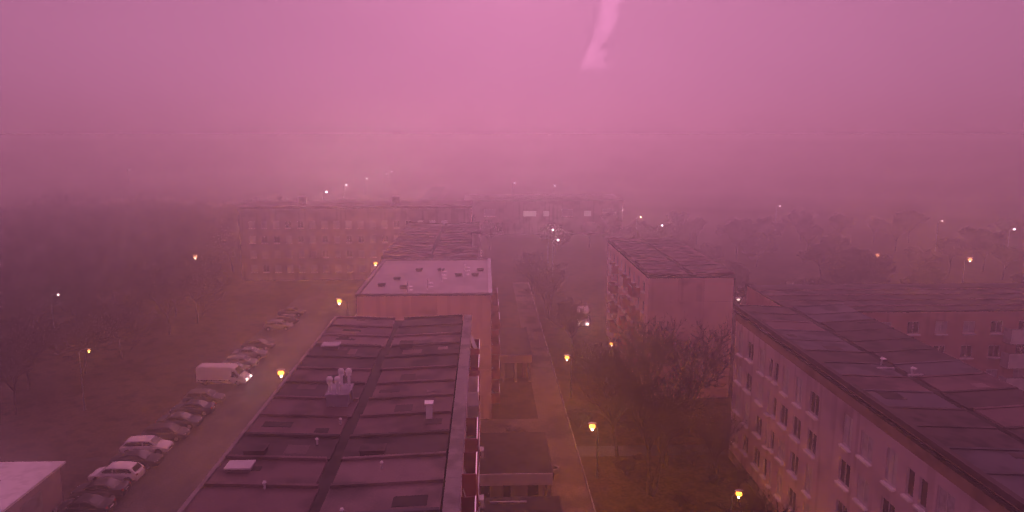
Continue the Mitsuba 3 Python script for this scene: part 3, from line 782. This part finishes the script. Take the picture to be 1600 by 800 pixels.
def van(x, y, deg, label, lit, L=6.0, ground=.016):
    t = thing("delivery_van", label, "van")
    tw = T().translate([x, y, ground]).rotate([0, 0, 1], deg)
    w, e, h = .98, L / 2, 2.35
    lo = lambda top, wi=1: [(.86 * w * wi, .28), (w * wi, .45), (w * wi, .95), (.99 * w * wi, top - .35), (.86 * w * wi, top)]
    st = [(-e, [(a * .94, b) for a, b in lo(h - .08)]), (-e + .1, lo(h)), (e - 2.1, lo(h)), (e - 1.75, lo(h - .06))]
    body = loft(st)
    cab = [(-e * 0 + e - 1.747, [(.86 * w, .28), (w, .45), (w, .95), (.96 * w, 1.75), (.82 * w, h - .07)]), (e - 1.45, [(.86 * w, .28), (w, .45), (w, .95), (.93 * w, 1.6), (.80 * w, h - .22)]),
           (e - .72, [(.86 * w, .28), (w, .45), (w, .93), (.95 * w, 1.05), (.86 * w, 1.28)]), (e - .1, [(.8 * w, .3), (.92 * w, .45), (.93 * w, .75), (.9 * w, .88), (.8 * w, 1.0)]), (e, [(.74 * w, .36), (.86 * w, .46), (.86 * w, .62), (.82 * w, .72), (.72 * w, .80)])]
    put("body", mikit.ply(body, "mat_car_white", smooth=38), t, tw)
    put("cab", mikit.ply(loft(cab), "mat_car_white", smooth=38), t, tw)
    put("windscreen", mikit.ply(plate([(e - .78, -.76, 1.30), (e - .78, .76, 1.30), (e - 1.43, .70, 2.10), (e - 1.43, -.70, 2.10)], .03, (.8, 0, .6)), "mat_car_glass"), t, tw)
    for s in (-1, 1):
        put("side_window", mikit.ply(plate([(e - 1.85, s * .955, 1.18), (e - .95, s * .955, 1.12), (e - 1.4, s * .90, 1.80), (e - 1.85, s * .90, 1.86)], .03, (0, s, .1)), "mat_car_glass"), t, tw)
        put("mirror", mikit.ply(B(e - 1.05, e - .9, s * 1.0, s * 1.2, 1.15, 1.45), "mat_trim"), t, tw)
        k = put("headlight", mikit.ply(plate([(e - .06, s * .80, .70), (e + .0, s * .50, .68), (e - .05, s * .50, .86), (e - .13, s * .80, .90)], .04, (.9, s * .3, .3)), "mat_lens"), t, tw)
        if lit:
            b_ = trimesh.creation.icosphere(1, .13 * lit); b_.apply_translation((e + .05, s * .66, .80))
            q = put("bulb", mikit.ply(b_, "mat_lens"), k, tw)
            scene[q]["emitter"] = {"type": "area", "radiance": rgb(6., 5., 4.8)}
        put("tail_light", mikit.ply(B(-e - .02, -e + .03, s * .86 - .06, s * .86 + .06, .9, 1.4), "mat_tail"), t, tw)
        for xx in (-e + 1.1, e - 1.0):
            ty = cylx(.35, -.12, .12); ty.apply_translation((xx, s * .86, .35)); k2 = put("wheel", mikit.ply(ty, "mat_tyre", smooth=40), t, tw)
            ri = cylx(.21, -.13, .13, 14); ri.apply_translation((xx, s * .86, .35)); put("rim", mikit.ply(ri, "mat_rim"), k2, tw)
    put("bumper", mikit.ply(B(e - .12, e + .06, -.86, .86, .30, .50), "mat_trim"), t, tw)
    put("rub_strip", mikit.ply([B(-e + .2, e - 1.9, s * .985 - .02, s * .985 + .02, .6, .72) for s in (-1, 1)] and trimesh.util.concatenate([B(-e + .2, e - 1.9, s * .985 - .02, s * .985 + .02, .6, .72) for s in (-1, 1)]), "mat_trim"), t, tw)


van(-32.6, 89.2, -4, "white panel van with lit headlights standing in the parking row", 1.0, L=6.2)
van(15.9, 116.0, -97, "van with lit headlights facing us in the fog beside the rose block", 1.35, L=5.6, ground=.01)
t = thing("bollard", "pale leaning bollard at the lower left corner of the car park", "bollard")
m = cyl(.13, 0, 1.05, 0, 0, 12, .11); m.apply_transform(trimesh.transformations.rotation_matrix(.12, (0, 1, 0))); m.apply_translation((-34.8, 56.3, .015)); obj("post", m, "mat_offwhite", t, smooth=40)
m = cyl(.115, 1.053, 1.14, 0, 0, 12, .05); m.apply_transform(trimesh.transformations.rotation_matrix(.12, (0, 1, 0))); m.apply_translation((-34.8, 56.3, .015)); obj("cap", m, "mat_concrete", t, smooth=40)

# ------------------------------------------------------------------ trees and shrubs


def grow(seed, height, spread=.55, levels=5, twigs=2200, trunks=1, lean=.1):
    """Bare tree: (trunk segments, branch segments, twig slivers)."""
    r = np.random.default_rng(seed)
    tr, br, tips = [], [], []

    def rec(p, d, ln, rad, lv):
        n = 3
        q = p
        for i in range(n):
            d = d + r.normal(0, .09, 3) + np.array([0, 0, .05]); d /= np.linalg.norm(d)
            q2 = q + d * ln / n
            r0, r1 = rad * (1 - .25 * i / n), rad * (1 - .25 * (i + 1) / n)
            (tr if lv == 0 else br).append((q, q2, r0, r1))
            if lv >= 1: tips.append((q2, d))
            q = q2
            if 0 < lv < levels and i < 2 and r.random() < .75:
                ax = r.normal(size=3); ax -= ax @ d * d; ax /= np.linalg.norm(ax)
                rec(q, d * .75 + ax * r.uniform(.5, .9), ln * r.uniform(.55, .75), r1 * .55, lv + 1)
        if lv < levels:
            k = r.integers(2, 4) + (lv == 0) * 1
            a0 = r.uniform(0, 2 * PI)
            for j in range(k):
                ax = r.normal(size=3) * .3 + np.array([math.cos(a0 + j * 2 * PI / k), math.sin(a0 + j * 2 * PI / k), 0])
                nd = d + ax * spread * r.uniform(.6, 1.3); nd /= np.linalg.norm(nd)
                rec(q, nd, ln * r.uniform(.62, .82), rad * .62, lv + 1)
    for k in range(trunks):
        d0 = np.array([r.normal(0, lean), r.normal(0, lean), 1.0]); d0 /= np.linalg.norm(d0)
        rec(np.array([r.normal(0, .15 * (trunks > 1)), r.normal(0, .15 * (trunks > 1)), -.05]), d0, height * .27, height * .016 + .03, 0)
    tops = max(s[1][2] for s in br)
    sc = height / tops
    f = lambda S: (np.array([s[0] for s in S]) * sc, np.array([s[1] for s in S]) * sc, np.array([s[2] for s in S]), np.array([s[3] for s in S]))
    tp = np.array([t_[0] for t_ in tips]) * sc; td = np.array([t_[1] for t_ in tips])
    i = r.integers(0, len(tp), twigs)
    dd = td[i] + r.normal(0, .6, (twigs, 3)); dd /= np.linalg.norm(dd, axis=1, keepdims=True)
    ln = r.uniform(.35, 1.0, (twigs, 1)) * (height / 10) ** .5
    return f(tr), f(br), (tp[i], tp[i] + dd * ln)


_TREES = {}


def tree_shapes(seed, height, twig_r=.012, minr=.012, **kw):
    k = (seed, height, twig_r, repr(kw))
    if k not in _TREES:
        a, b, c = grow(seed, height, **kw)
        trunk = tubes(a[0], a[1], np.maximum(a[2], .03), np.maximum(a[3], .03), 7)
        lim = tubes(b[0], b[1], np.maximum(b[2], minr), np.maximum(b[3], minr), 4)
        n = len(c[0])
        tw = tubes(c[0], c[1], np.full(n, twig_r), np.full(n, twig_r * .3), 3)
        _TREES[k] = (mikit.ply(trunk, "mat_bark"), mikit.ply(trimesh.util.concatenate([lim, tw]), "mat_twig"))
    return _TREES[k]


def tree(shapes, x, y, s, rot, label, group=None, name="bare_tree", z=0):
    t = thing(name, label, "tree" if "tree" in name else "shrub", group)
    tw = T().translate([x, y, z]).rotate([0, 0, 1], rot).scale([s, s, s])
    put("trunk", shapes[0], t, tw); put("crown", shapes[1], t, tw)


near = [tree_shapes(21, 10.5, .011, levels=5, twigs=1300, spread=.42, trunks=2, lean=.2), tree_shapes(33, 8.5, .011, levels=5, twigs=1100, spread=.5)]
wood = [tree_shapes(s, 14.0, .034, .03, levels=5, twigs=5200, spread=.62) for s in (51, 52, 53)]
bush = [tree_shapes(s, 2.6, .011, .011, levels=4, twigs=1500, spread=.9, trunks=4, lean=.45) for s in (71, 72, 73)]

tree(near[0], 14.4, 58.7, 1.2, 0, "large bare forked tree in the garden left of the lilac block")
tree(near[1], 12.6, 66.5, 1.15, 60, "slim bare tree behind the large forked one beside the footpath")
tree(near[0], 17.4, 73.5, 1.2, 140, "bare tree in front of the rose block's gable, left one")
tree(near[1], 21.0, 72.0, 1.4, 200, "bare tree in front of the rose block's gable, right one")
tree(near[1], 16.8, 64.0, .85, 300, "small bare tree between the large forked one and the rose gable")
tree(near[1], 20.6, 60.5, .8, 20, "bare young tree close to the far corner of the lilac block")
tree(near[0], 13.0, 79.0, .8, 250, "bare tree by the greenish garden lamp")
tree(near[0], 19.0, 46.5, .62, 90, "low bare tree at the bottom near the amber entrance lamp")
tree(near[1], 12.2, 99, 1.0, 110, "dim bare tree left of the rose block beyond the second path lamp")
tree(near[0], 10.5, 120, .95, 20, "dim bare tree far up the path in the fog")
tree(near[1], 9.2, 135, 1.1, 70, "farthest dim bare tree up the path")
br = random.Random(3)
sp = []
for i in range(34):
    x, y = br.uniform(9.9, 22.2), br.uniform(42, 80)
    if 66 < y < 69.6: continue
    if any(math.hypot(x - a, y - b) < 1.6 for a, b in sp): continue
    sp.append((x, y))
for x, y in sp:
    tree(bush[br.randrange(3)], x, y, br.uniform(.4, .85), br.uniform(0, 360), "bare twiggy shrub in the dark garden between the footpath and the lilac block", "shrubs in the garden right of the path", "bare_shrub")
for x, y in [(2.0, 66.6), (4.4, 65.6), (3.0, 68.4)]:
    tree(bush[br.randrange(3)], x, y, .8, br.uniform(0, 360), "dark shrub in the yard at the foot of the rose gable", "shrubs in the yard", "bare_shrub")
for i in range(16):
    x, y = br.uniform(-19, -14.5), 30 + i * 6.4 + br.uniform(-2, 2)
    tree(bush[br.randrange(3)], x, y, br.uniform(.4, .75), br.uniform(0, 360), "low shrub on the lawn strip left of the long block", "shrubs on the left lawn strip", "bare_shrub")
# left wood
cnt = 0
spots = []
for i in range(700):
    y = br.uniform(72, 200); x = -(46 + .1 * max(0, 120 - y)) - br.uniform(0, 95) ** 1.0
    if x > -52 and y > 140: continue
    if abs(x) > .62 * y + 18: continue
    if any(math.hypot(x - a, y - b) < 5.4 for a, b in spots): continue
    if math.hypot(x + 56, y - 134) < 11 or math.hypot(x + 44, y - 72) < 9 or math.hypot(x + 60, y - 98) < 6: continue
    spots.append((x, y))
for x, y in spots[:105]:
    s = np.clip(.5 + .004 * (y - 70), .5, .92) * br.uniform(.85, 1.2)
    tree(wood[br.randrange(3)], x, y, float(s), br.uniform(0, 360), "bare dark tree in the dense wood left of the car park", "trees of the left wood")
# right fog
spots2 = []
for i in range(200):
    y = br.uniform(108, 215); x = br.uniform(38, .62 * y + 25)
    if any(math.hypot(x - a, y - b) < 9 for a, b in spots2): continue
    if math.hypot(x - 83, y - 143) < 12 or math.hypot(x - 100, y - 138) < 12: continue
    spots2.append((x, y))
for x, y in spots2[:38]:
    tree(wood[br.randrange(3)], x, y, br.uniform(.45, .7), br.uniform(0, 360), "bare tree fading into the fog beyond the crosswise block on the right", "trees in the right fog")
spots3 = []
for i in range(100):
    y = br.uniform(178, 215); x = br.uniform(-45, 60)
    if any(math.hypot(x - a, y - b) < 10 for a, b in spots3): continue
    spots3.append((x, y))
for x, y in spots3[:14]:
    tree(wood[br.randrange(3)], x, y, br.uniform(.4, .6), br.uniform(0, 360), "very faint tree in the fog before the low hall", "trees before the hall")
